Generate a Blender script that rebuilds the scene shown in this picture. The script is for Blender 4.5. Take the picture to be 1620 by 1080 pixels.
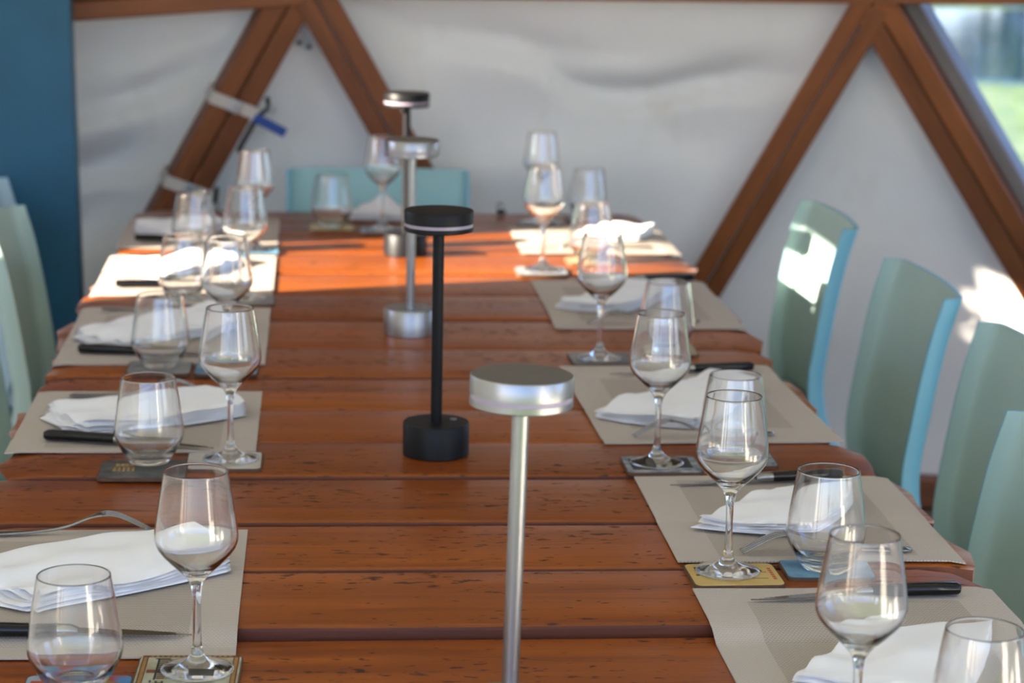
import bpy, math, random
from mathutils import Vector, Matrix, noise

for o in list(bpy.data.objects):
    bpy.data.objects.remove(o)
SC = bpy.context.scene
COL = SC.collection
TT = 0.75                                   # height of the table top above the floor

# ------------------------------------------------------------------ camera
def make_camera():
    p, w, r = math.radians(11.4657), math.radians(4.9934), 0.02   # pitch down, yaw right, roll
    fw = Vector((math.sin(w)*math.cos(p), math.cos(w)*math.cos(p), -math.sin(p)))
    rt = Vector((math.cos(w), -math.sin(w), 0))
    dn = fw.cross(rt)
    R = rt*math.cos(r) - dn*math.sin(r)
    D = rt*math.sin(r) + dn*math.cos(r)
    cam = bpy.data.cameras.new('camera')
    cam.sensor_width = 36.0
    cam.lens = 3632/1620*36
    cam.clip_start = 0.05
    cam.dof.use_dof = True
    cam.dof.focus_distance = 2.50
    cam.dof.aperture_fstop = 6.2
    o = bpy.data.objects.new('camera', cam)
    COL.objects.link(o)
    m = Matrix((R, -D, -fw)).transposed().to_4x4()
    m.translation = (-0.168, 0.0, TT+0.775)
    o.matrix_world = m
    SC.camera = o
make_camera()

# ------------------------------------------------------------------ sky, sun, exposure
SUN_DIR = Vector((1.0, 0.30, -0.376)).normalized()      # the way the light travels
def make_light():
    w = bpy.data.worlds.new('sky')
    SC.world = w
    w.use_nodes = True
    nt = w.node_tree
    nt.nodes.clear()
    out = nt.nodes.new('ShaderNodeOutputWorld')
    bg = nt.nodes.new('ShaderNodeBackground')
    sky = nt.nodes.new('ShaderNodeTexSky')
    sky.sky_type = 'NISHITA'
    sky.sun_disc = False
    sky.sun_elevation = math.radians(32)
    sky.sun_rotation = math.atan2(-SUN_DIR.x, -SUN_DIR.y)
    sky.air_density = 1.0
    sky.dust_density = 1.2
    bg.inputs['Strength'].default_value = 0.52
    tint = nt.nodes.new('ShaderNodeMix')
    tint.data_type = 'RGBA'
    tint.blend_type = 'MULTIPLY'
    tint.inputs[0].default_value = 1.0
    tint.inputs[7].default_value = (0.91, 0.96, 1.28, 1)
    nt.links.new(sky.outputs[0], tint.inputs[6])
    nt.links.new(tint.outputs[2], bg.inputs['Color'])
    nt.links.new(bg.outputs[0], out.inputs['Surface'])
    l = bpy.data.lights.new('sun', 'SUN')
    l.energy = 38.0
    l.angle = math.radians(0.53)
    l.color = (1.0, 0.88, 0.72)
    o = bpy.data.objects.new('sun', l)
    COL.objects.link(o)
    o.rotation_euler = SUN_DIR.to_track_quat('-Z', 'Y').to_euler()
make_light()
vs = SC.view_settings
vs.view_transform = 'Standard'
vs.look = 'None'
vs.gamma = 1.0
vs.use_curve_mapping = False
vs.exposure = 0.0
cy = SC.cycles
cy.use_denoising = True
cy.max_bounces = 16
cy.diffuse_bounces = 4
cy.glossy_bounces = 6
cy.transmission_bounces = 12
cy.transparent_max_bounces = 12
cy.sample_clamp_indirect = 6.0
cy.blur_glossy = 0.5

# ------------------------------------------------------------------ materials
MATS = {}
def new_mat(name):
    m = bpy.data.materials.new(name)
    m.use_nodes = True
    nt = m.node_tree
    MATS[name] = m
    return m, nt, nt.nodes['Principled BSDF'], nt.nodes['Material Output']
def N(nt, t, **kw):
    n = nt.nodes.new(t)
    for k, v in kw.items():
        if k in n.inputs: n.inputs[k].default_value = v
        else: setattr(n, k, v)
    return n
def L(nt, a, b): nt.links.new(a, b)
def ramp(nt, fac, stops, interp='LINEAR'):
    r = nt.nodes.new('ShaderNodeValToRGB')
    r.color_ramp.interpolation = interp
    els = r.color_ramp.elements
    while len(els) < len(stops): els.new(0.5)
    for e, (p, c) in zip(els, stops):
        e.position = p
        e.color = (*c, 1) if len(c) == 3 else c
    L(nt, fac, r.inputs[0])
    return r
def mixc(nt, fac, a, b, mode='MIX'):
    m = nt.nodes.new('ShaderNodeMix')
    m.data_type = 'RGBA'
    m.blend_type = mode
    for sock, v in ((m.inputs[0], fac), (m.inputs[6], a), (m.inputs[7], b)):
        if isinstance(v, (int, float)): sock.default_value = v
        elif isinstance(v, tuple): sock.default_value = (*v, 1)
        else: L(nt, v, sock)
    return m.outputs[2]
def mth(nt, op, a, b=0.0, clamp=False):
    m = nt.nodes.new('ShaderNodeMath')
    m.operation = op
    m.use_clamp = clamp
    for i, v in enumerate((a, b)):
        if isinstance(v, (int, float)): m.inputs[i].default_value = v
        else: L(nt, v, m.inputs[i])
    return m.outputs[0]
def coords(nt, scale, rnd=True, kind='Object'):
    tc = nt.nodes.new('ShaderNodeTexCoord')
    mp = nt.nodes.new('ShaderNodeMapping')
    mp.inputs['Scale'].default_value = scale
    L(nt, tc.outputs[kind], mp.inputs['Vector'])
    if rnd:
        oi = nt.nodes.new('ShaderNodeObjectInfo')
        cm = nt.nodes.new('ShaderNodeCombineXYZ')
        v = mth(nt, 'MULTIPLY', oi.outputs['Random'], 37.0)
        for i in range(3): L(nt, v, cm.inputs[i])
        L(nt, cm.outputs[0], mp.inputs['Location'])
    return mp.outputs[0]
def bump(nt, bsdf, h, strength, dist):
    b = nt.nodes.new('ShaderNodeBump')
    b.inputs['Strength'].default_value = strength
    b.inputs['Distance'].default_value = dist
    L(nt, h, b.inputs['Height'])
    L(nt, b.outputs[0], bsdf.inputs['Normal'])

def plain(name, col, rough=0.5, metal=0.0, spec=0.5, var=0.0, vscale=8.0):
    m, nt, b, o = new_mat(name)
    b.inputs['Roughness'].default_value = rough
    b.inputs['Metallic'].default_value = metal
    b.inputs['Specular IOR Level'].default_value = spec
    n = N(nt, 'ShaderNodeTexNoise', Scale=vscale, Detail=4.0)
    L(nt, coords(nt, (1, 1, 1)), n.inputs['Vector'])
    lo = tuple(max(0, c*(1-var)) for c in col)
    hi = tuple(min(1, c*(1+var)) for c in col)
    r = ramp(nt, n.outputs['Fac'], [(0.3, lo), (0.7, hi)])
    L(nt, r.outputs[0], b.inputs['Base Color'])
    return m

def wood(name, lo, hi, rough, axis_scale, specks=0.0, wear=None, coat=0.0):
    m, nt, b, o = new_mat(name)
    g = N(nt, 'ShaderNodeTexNoise', Scale=1.0, Detail=7.0, Roughness=0.6, Distortion=0.6)
    L(nt, coords(nt, axis_scale), g.inputs['Vector'])
    big = N(nt, 'ShaderNodeTexNoise', Scale=1.0, Detail=2.0)
    L(nt, coords(nt, tuple(0.16*s for s in axis_scale)), big.inputs['Vector'])
    f = mth(nt, 'ADD', mth(nt, 'MULTIPLY', g.outputs['Fac'], 0.65), mth(nt, 'MULTIPLY', big.outputs['Fac'], 0.35))
    c = ramp(nt, f, [(0.33, lo), (0.68, hi)]).outputs[0]
    # plank to plank difference
    oi = nt.nodes.new('ShaderNodeObjectInfo')
    c = mixc(nt, mth(nt, 'MULTIPLY', oi.outputs['Random'], 0.42), c, tuple(0.72*v for v in lo))
    hgt = g.outputs['Fac']
    rg = None
    if specks:
        n1 = N(nt, 'ShaderNodeTexNoise', Scale=1.0, Detail=3.0, Roughness=0.55)
        L(nt, coords(nt, (45, 130, 60)), n1.inputs['Vector'])
        n2 = N(nt, 'ShaderNodeTexNoise', Scale=1.0, Detail=2.0)
        L(nt, coords(nt, (2.2, 9, 5)), n2.inputs['Vector'])
        thr = mth(nt, 'SUBTRACT', 0.78, mth(nt, 'MULTIPLY', n2.outputs['Fac'], specks))
        k = mth(nt, 'MULTIPLY', mth(nt, 'SUBTRACT', n1.outputs['Fac'], thr), 18.0, True)
        # long thin cracks along the grain
        n3 = N(nt, 'ShaderNodeTexNoise', Scale=1.0, Detail=2.0, Roughness=0.4)
        L(nt, coords(nt, (1.7, 26, 5)), n3.inputs['Vector'])
        cr = mth(nt, 'ABSOLUTE', mth(nt, 'SUBTRACT', n3.outputs['Fac'], 0.5))
        n4 = N(nt, 'ShaderNodeTexNoise', Scale=1.0, Detail=1.0)
        L(nt, coords(nt, (3.1, 11, 5)), n4.inputs['Vector'])
        on = mth(nt, 'MULTIPLY', mth(nt, 'SUBTRACT', n4.outputs['Fac'], 0.56), 14.0, True)
        cr = mth(nt, 'MULTIPLY', mth(nt, 'SUBTRACT', 1.0, mth(nt, 'MULTIPLY', cr, 120.0), True), on)
        k2 = mth(nt, 'MAXIMUM', k, mth(nt, 'MULTIPLY', cr, 0.85))
        c = mixc(nt, mth(nt, 'MULTIPLY', k2, 0.85), c, (0.022, 0.012, 0.010))
        rg = mth(nt, 'ADD', mth(nt, 'MULTIPLY', k2, 0.4), mth(nt, 'ADD', rough-0.06, mth(nt, 'MULTIPLY', big.outputs['Fac'], 0.16)))
    if wear:
        tc = nt.nodes.new('ShaderNodeTexCoord')
        sp = nt.nodes.new('ShaderNodeSeparateXYZ')
        L(nt, tc.outputs['Object'], sp.inputs[0])
        ax = mth(nt, 'ABSOLUTE', sp.outputs[0])
        nw = N(nt, 'ShaderNodeTexNoise', Scale=1.0, Detail=5.0, Roughness=0.7)
        L(nt, coords(nt, (9, 22, 20)), nw.inputs['Vector'])
        e = mth(nt, 'ADD', mth(nt, 'MULTIPLY', mth(nt, 'SUBTRACT', ax, wear), 26.0), mth(nt, 'MULTIPLY', mth(nt, 'SUBTRACT', nw.outputs['Fac'], 0.5), 3.4))
        e = mth(nt, 'MULTIPLY', e, 0.8, True)
        c = mixc(nt, e, c, (0.50, 0.40, 0.38))
        if rg is not None: rg = mth(nt, 'ADD', rg, mth(nt, 'MULTIPLY', e, 0.4))
    L(nt, c, b.inputs['Base Color'])
    if rg is not None: L(nt, rg, b.inputs['Roughness'])
    else: b.inputs['Roughness'].default_value = rough
    b.inputs['Specular IOR Level'].default_value = 0.38
    b.inputs['Coat Weight'].default_value = coat
    b.inputs['Coat Roughness'].default_value = 0.12
    bump(nt, b, hgt, 0.25, 0.004)
    return m

wood('table_wood', (0.15, 0.028, 0.0032), (0.42, 0.108, 0.010), 0.28, (2.2, 30, 30), specks=0.30, wear=0.577, coat=0.0)
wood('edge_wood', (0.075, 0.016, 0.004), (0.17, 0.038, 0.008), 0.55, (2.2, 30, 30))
wood('table_leg_wood', (0.16, 0.045, 0.012), (0.30, 0.09, 0.02), 0.5, (20, 20, 2))
wood('strut_wood', (0.115, 0.034, 0.010), (0.30, 0.098, 0.025), 0.5, (3, 24, 24))
wood('grey_wood', (0.16, 0.135, 0.13), (0.30, 0.26, 0.25), 0.8, (3, 24, 24))
wood('floor_wood', (0.13, 0.095, 0.065), (0.21, 0.155, 0.11), 0.7, (3, 20, 20))

def fabric(name, col, trans, bump_d=0.01):
    m, nt, b, o = new_mat(name)
    nt.nodes.remove(b)
    n = N(nt, 'ShaderNodeTexNoise', Scale=1.0, Detail=5.0, Roughness=0.6)
    L(nt, coords(nt, (1.6, 1.6, 2.4), kind='Object'), n.inputs['Vector'])
    st = N(nt, 'ShaderNodeTexNoise', Scale=1.0, Detail=3.0, Roughness=0.6)
    L(nt, coords(nt, (7, 7, 3.5), kind='Object'), st.inputs['Vector'])
    c = ramp(nt, n.outputs['Fac'], [(0.35, tuple(v*0.93 for v in col)), (0.65, col)]).outputs[0]
    k = mth(nt, 'MULTIPLY', mth(nt, 'SUBTRACT', st.outputs['Fac'], 0.60), 5.0, True)
    c = mixc(nt, mth(nt, 'MULTIPLY', k, 0.30), c, (0.52, 0.44, 0.32))
    d = N(nt, 'ShaderNodeBsdfDiffuse')
    t = N(nt, 'ShaderNodeBsdfTranslucent')
    mx = N(nt, 'ShaderNodeMixShader')
    mx.inputs[0].default_value = trans
    L(nt, c, d.inputs['Color'])
    L(nt, c, t.inputs['Color'])
    L(nt, d.outputs[0], mx.inputs[1])
    L(nt, t.outputs[0], mx.inputs[2])
    L(nt, mx.outputs[0], o.inputs['Surface'])
    return m
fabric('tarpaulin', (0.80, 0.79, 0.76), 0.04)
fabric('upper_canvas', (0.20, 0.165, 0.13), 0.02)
fabric('roof_canvas', (0.82, 0.81, 0.78), 0.06)

def weave():
    m, nt, b, o = new_mat('woven_mat')
    tc = nt.nodes.new('ShaderNodeTexCoord')
    sp = nt.nodes.new('ShaderNodeSeparateXYZ')
    L(nt, tc.outputs['Object'], sp.inputs[0])
    x, y = sp.outputs[0], sp.outputs[1]
    PX, PY = 2*math.pi/0.0042, 2*math.pi/0.0030
    row = mth(nt, 'FLOOR', mth(nt, 'MULTIPLY', y, 1/0.0030))
    sh = mth(nt, 'MULTIPLY', mth(nt, 'MODULO', row, 2.0), math.pi)
    a = mth(nt, 'SINE', mth(nt, 'ADD', mth(nt, 'MULTIPLY', x, PX), sh))
    c = mth(nt, 'COSINE', mth(nt, 'MULTIPLY', y, PY))
    h = mth(nt, 'ADD', mth(nt, 'MULTIPLY', a, 0.5), mth(nt, 'MULTIPLY', c, -0.6))
    # border band: inside/outside of a frame 46 mm from the rim (mat is 0.34 x 0.44)
    bx = mth(nt, 'GREATER_THAN', mth(nt, 'ABSOLUTE', x), 0.118)
    by = mth(nt, 'GREATER_THAN', mth(nt, 'ABSOLUTE', y), 0.168)
    bd = mth(nt, 'MAXIMUM', bx, by)
    inner = ramp(nt, mth(nt, 'MULTIPLY_ADD', h, 0.5), [(0.0, (0.20, 0.165, 0.13)), (0.55, (0.46, 0.40, 0.34)), (1.0, (0.52, 0.455, 0.39))]).outputs[0]
    outer = ramp(nt, mth(nt, 'MULTIPLY_ADD', h, 0.5), [(0.0, (0.34, 0.29, 0.245)), (0.4, (0.52, 0.455, 0.395)), (1.0, (0.56, 0.495, 0.43))]).outputs[0]
    for n in nt.nodes:
        if n.type == 'MATH' and n.operation == 'MULTIPLY_ADD': n.inputs[2].default_value = 0.5
    L(nt, mixc(nt, bd, inner, outer), b.inputs['Base Color'])
    b.inputs['Roughness'].default_value = 0.65
    b.inputs['Specular IOR Level'].default_value = 0.3
    bump(nt, b, h, 0.35, 0.0006)
weave()

def cloth():
    m, nt, b, o = new_mat('napkin_cloth')
    n = N(nt, 'ShaderNodeTexNoise', Scale=700.0, Detail=2.0)
    L(nt, coords(nt, (1, 1, 1)), n.inputs['Vector'])
    b.inputs['Base Color'].default_value = (0.84, 0.83, 0.83, 1)
    b.inputs['Roughness'].default_value = 0.9
    b.inputs['Sheen Weight'].default_value = 0.2
    bump(nt, b, n.outputs['Fac'], 0.15, 0.0008)
cloth()

def glass():
    m, nt, b, o = new_mat('clear_glass')
    b.inputs['Base Color'].default_value = (0.985, 0.99, 0.99, 1)
    b.inputs['Transmission Weight'].default_value = 1.0
    b.inputs['Roughness'].default_value = 0.0
    b.inputs['IOR'].default_value = 1.5
    b.inputs['Coat Weight'].default_value = 0.7
    b.inputs['Coat Roughness'].default_value = 0.16
glass()

def vinyl():
    m, nt, b, o = new_mat('clear_vinyl')
    nt.nodes.remove(b)
    t = N(nt, 'ShaderNodeBsdfTransparent')
    t.inputs['Color'].default_value = (0.86, 0.93, 0.98, 1)
    gl = N(nt, 'ShaderNodeBsdfGlossy', Roughness=0.08)
    df = N(nt, 'ShaderNodeBsdfTranslucent')
    df.inputs['Color'].default_value = (0.75, 0.8, 0.85, 1)
    n = N(nt, 'ShaderNodeTexNoise', Scale=1.0, Detail=5.0, Roughness=0.7)
    L(nt, coords(nt, (9, 9, 3)), n.inputs['Vector'])
    k = ramp(nt, n.outputs['Fac'], [(0.45, (0.04,)*3), (0.75, (0.30,)*3)]).outputs[0]
    m1 = N(nt, 'ShaderNodeMixShader')
    L(nt, k, m1.inputs[0])
    L(nt, t.outputs[0], m1.inputs[1])
    L(nt, df.outputs[0], m1.inputs[2])
    m2 = N(nt, 'ShaderNodeMixShader')
    m2.inputs[0].default_value = 0.07
    L(nt, m1.outputs[0], m2.inputs[1])
    L(nt, gl.outputs[0], m2.inputs[2])
    L(nt, m2.outputs[0], o.inputs['Surface'])
vinyl()

plain('aluminium', (0.36, 0.36, 0.365), 0.34, 1.0, var=0.03, vscale=40)
plain('black_metal', (0.006, 0.006, 0.007), 0.45, 0.0, spec=0.22, var=0.1)
plain('lilac_diffuser', (0.36, 0.30, 0.37), 0.35, var=0.03)
plain('steel', (0.36, 0.35, 0.33), 0.16, 1.0, var=0.05, vscale=30)
plain('black_handle', (0.004, 0.004, 0.005), 0.18, spec=0.35, var=0.1)
plain('chair_aqua', (0.37, 0.51, 0.465), 0.42, var=0.03)
plain('chair_blue', (0.17, 0.46, 0.60), 0.42, var=0.03)
plain('chair_teal', (0.30, 0.54, 0.56), 0.42, var=0.03)
plain('chair_pale', (0.42, 0.58, 0.66), 0.42, var=0.03)
plain('blue_paint', (0.006, 0.088, 0.165), 0.45, var=0.22, vscale=3.5)
plain('strap_white', (0.55, 0.51, 0.46), 0.7, var=0.1)
plain('buckle_metal', (0.50, 0.55, 0.57), 0.35, 0.8, var=0.05)
plain('tag_blue', (0.02, 0.07, 0.30), 0.5, var=0.1)
plain('black_rubber', (0.015, 0.015, 0.015), 0.6, var=0.1)
plain('coaster_board', (0.10, 0.052, 0.026), 0.8, var=0.2, vscale=60)
plain('gold_ink', (0.42, 0.25, 0.055), 0.5, var=0.2, vscale=200)
plain('brown_ink', (0.16, 0.045, 0.022), 0.5, var=0.2, vscale=90)
plain('dark_ink', (0.03, 0.028, 0.025), 0.5, var=0.1)
plain('red_ink', (0.45, 0.06, 0.03), 0.5, var=0.1)
plain('bark', (0.10, 0.07, 0.05), 0.9, var=0.3)
plain('leaf_green', (0.05, 0.10, 0.03), 0.6, var=0.4, vscale=2)

def print_mat(name, a, b_, c, scale=55.0):
    m, nt, b, o = new_mat(name)
    n = N(nt, 'ShaderNodeTexNoise', Scale=scale, Detail=3.0)
    L(nt, coords(nt, (1, 1, 1)), n.inputs['Vector'])
    r = ramp(nt, n.outputs['Fac'], [(0.36, a), (0.5, b_), (0.66, c)])
    L(nt, r.outputs[0], b.inputs['Base Color'])
    b.inputs['Roughness'].default_value = 0.28
    return m
print_mat('print_cream', (0.36, 0.30, 0.18), (0.42, 0.42, 0.29), (0.52, 0.50, 0.38), 40)
print_mat('print_comic', (0.35, 0.42, 0.50), (0.05, 0.25, 0.50), (0.50, 0.05, 0.04), 30)
print_mat('print_yellow', (0.52, 0.34, 0.09), (0.60, 0.41, 0.13), (0.64, 0.45, 0.16), 30)
print_mat('print_blue', (0.05, 0.17, 0.30), (0.10, 0.26, 0.40), (0.22, 0.42, 0.55), 30)
print_mat('print_slate', (0.03, 0.035, 0.04), (0.07, 0.075, 0.08), (0.14, 0.12, 0.11), 50)
print_mat('print_white', (0.50, 0.44, 0.36), (0.60, 0.54, 0.45), (0.50, 0.52, 0.50), 40)
print_mat('print_grey', (0.12, 0.13, 0.14), (0.22, 0.22, 0.22), (0.36, 0.34, 0.31), 60)
print_mat('print_photo', (0.06, 0.10, 0.14), (0.26, 0.30, 0.34), (0.50, 0.46, 0.40), 70)
print_mat('print_straw', (0.30, 0.20, 0.10), (0.42, 0.30, 0.15), (0.50, 0.38, 0.22), 60)

def ground_mats():
    m, nt, b, o = new_mat('grass')
    n = N(nt, 'ShaderNodeTexNoise', Scale=1.0, Detail=8.0, Roughness=0.7)
    L(nt, coords(nt, (0.9, 0.9, 0.9), False), n.inputs['Vector'])
    r = ramp(nt, n.outputs['Fac'], [(0.32, (0.055, 0.10, 0.02)), (0.5, (0.13, 0.19, 0.05)), (0.68, (0.26, 0.27, 0.11))])
    L(nt, r.outputs[0], b.inputs['Base Color'])
    b.inputs['Roughness'].default_value = 0.9
    bump(nt, b, n.outputs['Fac'], 0.6, 0.1)
    m, nt, b, o = new_mat('water')
    n = N(nt, 'ShaderNodeTexNoise', Scale=1.0, Detail=4.0)
    L(nt, coords(nt, (1.2, 4.0, 1), False), n.inputs['Vector'])
    b.inputs['Base Color'].default_value = (0.02, 0.045, 0.07, 1)
    b.inputs['Roughness'].default_value = 0.08
    bump(nt, b, n.outputs['Fac'], 0.25, 0.06)
ground_mats()

# ------------------------------------------------------------------ mesh helpers
def mesh(name, verts, faces, mats, parent=None, smooth=False, idx=None, loc=None, sharp=None):
    me = bpy.data.meshes.new(name)
    me.from_pydata([tuple(v) for v in verts], [], faces)
    for m in (mats if isinstance(mats, (list, tuple)) else [mats]):
        me.materials.append(MATS[m])
    if idx:
        for p, i in zip(me.polygons, idx): p.material_index = i
    if smooth:
        for p in me.polygons: p.use_smooth = True
        if sharp:
            me.set_sharp_from_angle(angle=math.radians(sharp))
    me.update()
    o = bpy.data.objects.new(name, me)
    COL.objects.link(o)
    if parent: o.parent = parent
    if loc: o.location = loc
    return o
def tag(o, label, cat=None, group=None, kind=None):
    o['label'] = label
    if cat: o['category'] = cat
    if group: o['group'] = group
    if kind: o['kind'] = kind
    return o
def empty(name, loc=(0, 0, 0), rz=0.0):
    o = bpy.data.objects.new(name, None)
    o.empty_display_size = 0.05
    COL.objects.link(o)
    o.location = loc
    o.rotation_euler = (0, 0, rz)
    return o
def copy_tree(o, parent=None):
    c = o.copy()
    COL.objects.link(c)
    c.parent = parent
    for ch in list(o.children): copy_tree(ch, c)
    return c
def lathe(name, prof, mat, parent=None, n=40, smooth=True, loc=None, sharp=None):
    """prof: (r, z) list; ends with r = 0 close onto the axis"""
    v, f, rings = [], [], []
    for r, z in prof:
        if r < 1e-6:
            rings.append([len(v)]); v.append((0, 0, z))
        else:
            rings.append(list(range(len(v), len(v)+n)))
            v += [(r*math.cos(2*math.pi*i/n), r*math.sin(2*math.pi*i/n), z) for i in range(n)]
    for a, b in zip(rings, rings[1:]):
        for i in range(n):
            j = (i+1) % n
            if len(a) == 1 and len(b) == 1: continue
            if len(a) == 1: f.append((a[0], b[j], b[i]))
            elif len(b) == 1: f.append((a[i], a[j], b[0]))
            else: f.append((a[i], a[j], b[j], b[i]))
    return mesh(name, v, f, mat, parent, smooth, loc=loc, sharp=sharp)
def boxv(x0, x1, y0, y1, z0, z1):
    v = [(x, y, z) for z in (z0, z1) for y in (y0, y1) for x in (x0, x1)]
    return v, [(0, 2, 3, 1), (4, 5, 7, 6), (0, 1, 5, 4), (2, 6, 7, 3), (0, 4, 6, 2), (1, 3, 7, 5)]
def box(name, x0, x1, y0, y1, z0, z1, mat, parent=None, bevel=0.0):
    v, f = boxv(x0, x1, y0, y1, z0, z1)
    o = mesh(name, v, f, mat, parent)
    if bevel: bev(o, bevel)
    return o
def bev(o, w, seg=2):
    md = o.modifiers.new('bevel', 'BEVEL')
    md.width = w
    md.segments = seg
    md.limit_method = 'ANGLE'
def rounded(w, h, r, n=5):
    pts = []
    for cx, cy_, a0 in ((w/2-r, h/2-r, 0), (-w/2+r, h/2-r, 90), (-w/2+r, -h/2+r, 180), (w/2-r, -h/2+r, 270)):
        for i in range(n+1):
            a = math.radians(a0+90*i/n)
            pts.append((cx+r*math.cos(a), cy_+r*math.sin(a)))
    return pts
def slab(name, outline, z0, z1, mat, parent=None, ch=0.0):
    """flat plate of an outline, with a small chamfer on the top rim"""
    n = len(outline)
    cx = sum(p[0] for p in outline)/n
    cy_ = sum(p[1] for p in outline)/n
    loops = [(z0, 0.0), (z1-ch, 0.0)] + ([(z1, ch)] if ch else [])
    v, f = [], []
    for z, ins in loops:
        for x, y in outline:
            d = math.hypot(x-cx, y-cy_)
            k = (d-ins)/d
            v.append((cx+(x-cx)*k, cy_+(y-cy_)*k, z))
    for l in range(len(loops)-1):
        for i in range(n):
            j = (i+1) % n
            f.append((l*n+i, l*n+j, (l+1)*n+j, (l+1)*n+i))
    f.append(tuple(range(n-1, -1, -1)))
    f.append(tuple(range((len(loops)-1)*n, len(loops)*n)))
    return mesh(name, v, f, mat, parent)
def sweep(name, path, secs, mat, parent=None, n=10, smooth=True, exp=2.0, sharp=None):
    """elliptic section (half width in the horizontal across-direction, half height) along a path"""
    v, f = [], []
    m = len(path)
    P = [Vector(p) for p in path]
    for i in range(m):
        t = (P[min(i+1, m-1)]-P[max(i-1, 0)]).normalized()
        s = t.cross(Vector((0, 0, 1)))
        s = s.normalized() if s.length > 1e-4 else Vector((1, 0, 0))
        u = s.cross(t).normalized()
        a, b = secs[i]
        for k in range(n):
            th = 2*math.pi*k/n
            ct, st = math.cos(th), math.sin(th)
            ex = 2.0/exp
            x = math.copysign(abs(ct)**ex, ct)*a
            y = math.copysign(abs(st)**ex, st)*b
            v.append(P[i]+s*x+u*y)
    for i in range(m-1):
        for k in range(n):
            j = (k+1) % n
            f.append((i*n+k, i*n+j, (i+1)*n+j, (i+1)*n+k))
    f.append(tuple(range(n-1, -1, -1)))
    f.append(tuple(range((m-1)*n, m*n)))
    return mesh(name, v, f, mat, parent, smooth, sharp=sharp)
def crom(pts, t):
    """piecewise smooth interpolation of (t, value) pairs"""
    if t <= pts[0][0]: return pts[0][1]
    for i in range(len(pts)-1):
        (a, va), (b, vb) = pts[i], pts[i+1]
        if t <= b:
            k = (t-a)/(b-a)
            p0 = pts[i-1] if i else (a-(b-a), va-(vb-va))
            p3 = pts[i+2] if i+2 < len(pts) else (b+(b-a), vb+(vb-va))
            m1 = (vb-p0[1])/(b-p0[0])*(b-a)
            m2 = (p3[1]-va)/(p3[0]-a)*(b-a)
            return (2*k**3-3*k*k+1)*va+(k**3-2*k*k+k)*m1+(-2*k**3+3*k*k)*vb+(k**3-k*k)*m2
    return pts[-1][1]

# ------------------------------------------------------------------ the tent
A = Vector((-0.203, 5.55, 1.283)); B = Vector((1.125, 5.30, 1.258))
C = Vector((-1.39, 5.40, 1.20));   D = Vector((1.966, 4.60, 1.309))
F0 = Vector((-0.907, 5.647, 0.0)); F1 = Vector((0.536, 5.695, 0.0)); F2 = Vector((1.947, 5.262, 0.0))
F3 = Vector((2.35, 4.2, 0.0))
CEN = Vector((0.15, 2.4, 0.9))
ZR = 2.75
def outward(P, Q, R):
    n = (Q-P).cross(R-P).normalized()
    return n if n.dot((P+Q+R)/3-CEN) > 0 else -n
def tri_panel(name, P, Q, R, mat, off, amp, fold, label, n=44):
    nrm = outward(P, Q, R)
    v, f, ix = [], [], {}
    for i in range(n+1):
        for j in range(n+1-i):
            a, b = i/n, j/n
            c = 1-a-b
            p = P*c+Q*a+R*b
            e = min(a, b, c)
            k = min(1.0, e*7)
            ix[i, j] = len(v)
            v.append(p+nrm*(off+amp*k*fold(p, a, b, c)))
    for i in range(n):
        for j in range(n-i):
            f.append((ix[i, j], ix[i+1, j], ix[i, j+1]))
            if j < n-i-1: f.append((ix[i+1, j], ix[i+1, j+1], ix[i, j+1]))
    o = mesh(name, v, f, mat, None, True)
    return tag(o, label, kind='structure')
def groove(d, w): return math.exp(-(d/w)**2) if d < 0 else math.exp(-(d/(w*2.6))**2)
def fold_mid(p, a, b, c):
    z1 = crom([(-0.1, 1.10), (0.3, 1.075), (0.45, 0.978), (0.58, 0.958), (0.76, 1.005), (1.01, 1.047), (1.3, 1.06)], p.x)
    z2 = crom([(-0.1, 1.16), (0.23, 1.115), (0.47, 1.08), (0.9, 1.15)], p.x)
    h = 1.5*groove(p.z-z1, 0.022)*min(1, max(0.25, (p.x-0.2)*3))+0.8*groove(p.z-z2, 0.03)*max(0, 1-max(0, p.x-0.3)*2)
    h += 0.6*groove(p.z-0.80-0.1*math.sin(3*p.x), 0.05)
    return h + 0.8*noise.noise(Vector((p.x*1.4, 3, p.z*4.0)))+1.0
def fold_left(p, a, b, c):
    q = p.z-0.35*p.x+0.05*noise.noise(Vector((p.x*3, 2, p.z*2)))
    h = 0.0
    for q0, w, k in ((QL1, 0.022, 1.0), (QL2, 0.026, 1.5), (QL3, 0.030, 1.7), (QL1+0.10, 0.03, 0.5), ((QL2+QL3)/2, 0.02, 0.5)):
        h += k*groove(q-q0, w)
    return h + 0.7*noise.noise(Vector((p.x*2.2, 1, p.z*5-p.x*2)))+0.6
QL1, QL2, QL3 = 1.18, 1.03, 0.885
def fold_soft(p, a, b, c):
    return 0.6*math.sin(9*p.z+0.8*p.x)+0.8*noise.noise(Vector((p.x*1.6, 11, p.z*2.6)))+1.0
OFF = 0.052
tri_panel('wall_back', A, B, F1, 'tarpaulin', OFF, 0.042, fold_mid, 'white tarpaulin panel hanging point down between the two beam crossings', 60)
tri_panel('wall_back_lower', A, F0, F1, 'tarpaulin', OFF, 0.026, fold_soft, 'white tarpaulin triangle behind the chair at the head of the table')
tri_panel('wall_back_left', C, A, F0, 'tarpaulin', OFF, 0.060, fold_left, 'white tarpaulin panel with deep slanting folds beside the blue post', 60)
tri_panel('wall_back_right', B, F1, F2, 'tarpaulin', OFF, 0.022, fold_soft, 'smooth white tarpaulin triangle behind the chairs on the right', 60)
win = tri_panel('window_1', B, D, F2, 'clear_vinyl', OFF, 0.006, fold_soft, 'clear plastic triangular window looking out on grass and water', 24)
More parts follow.
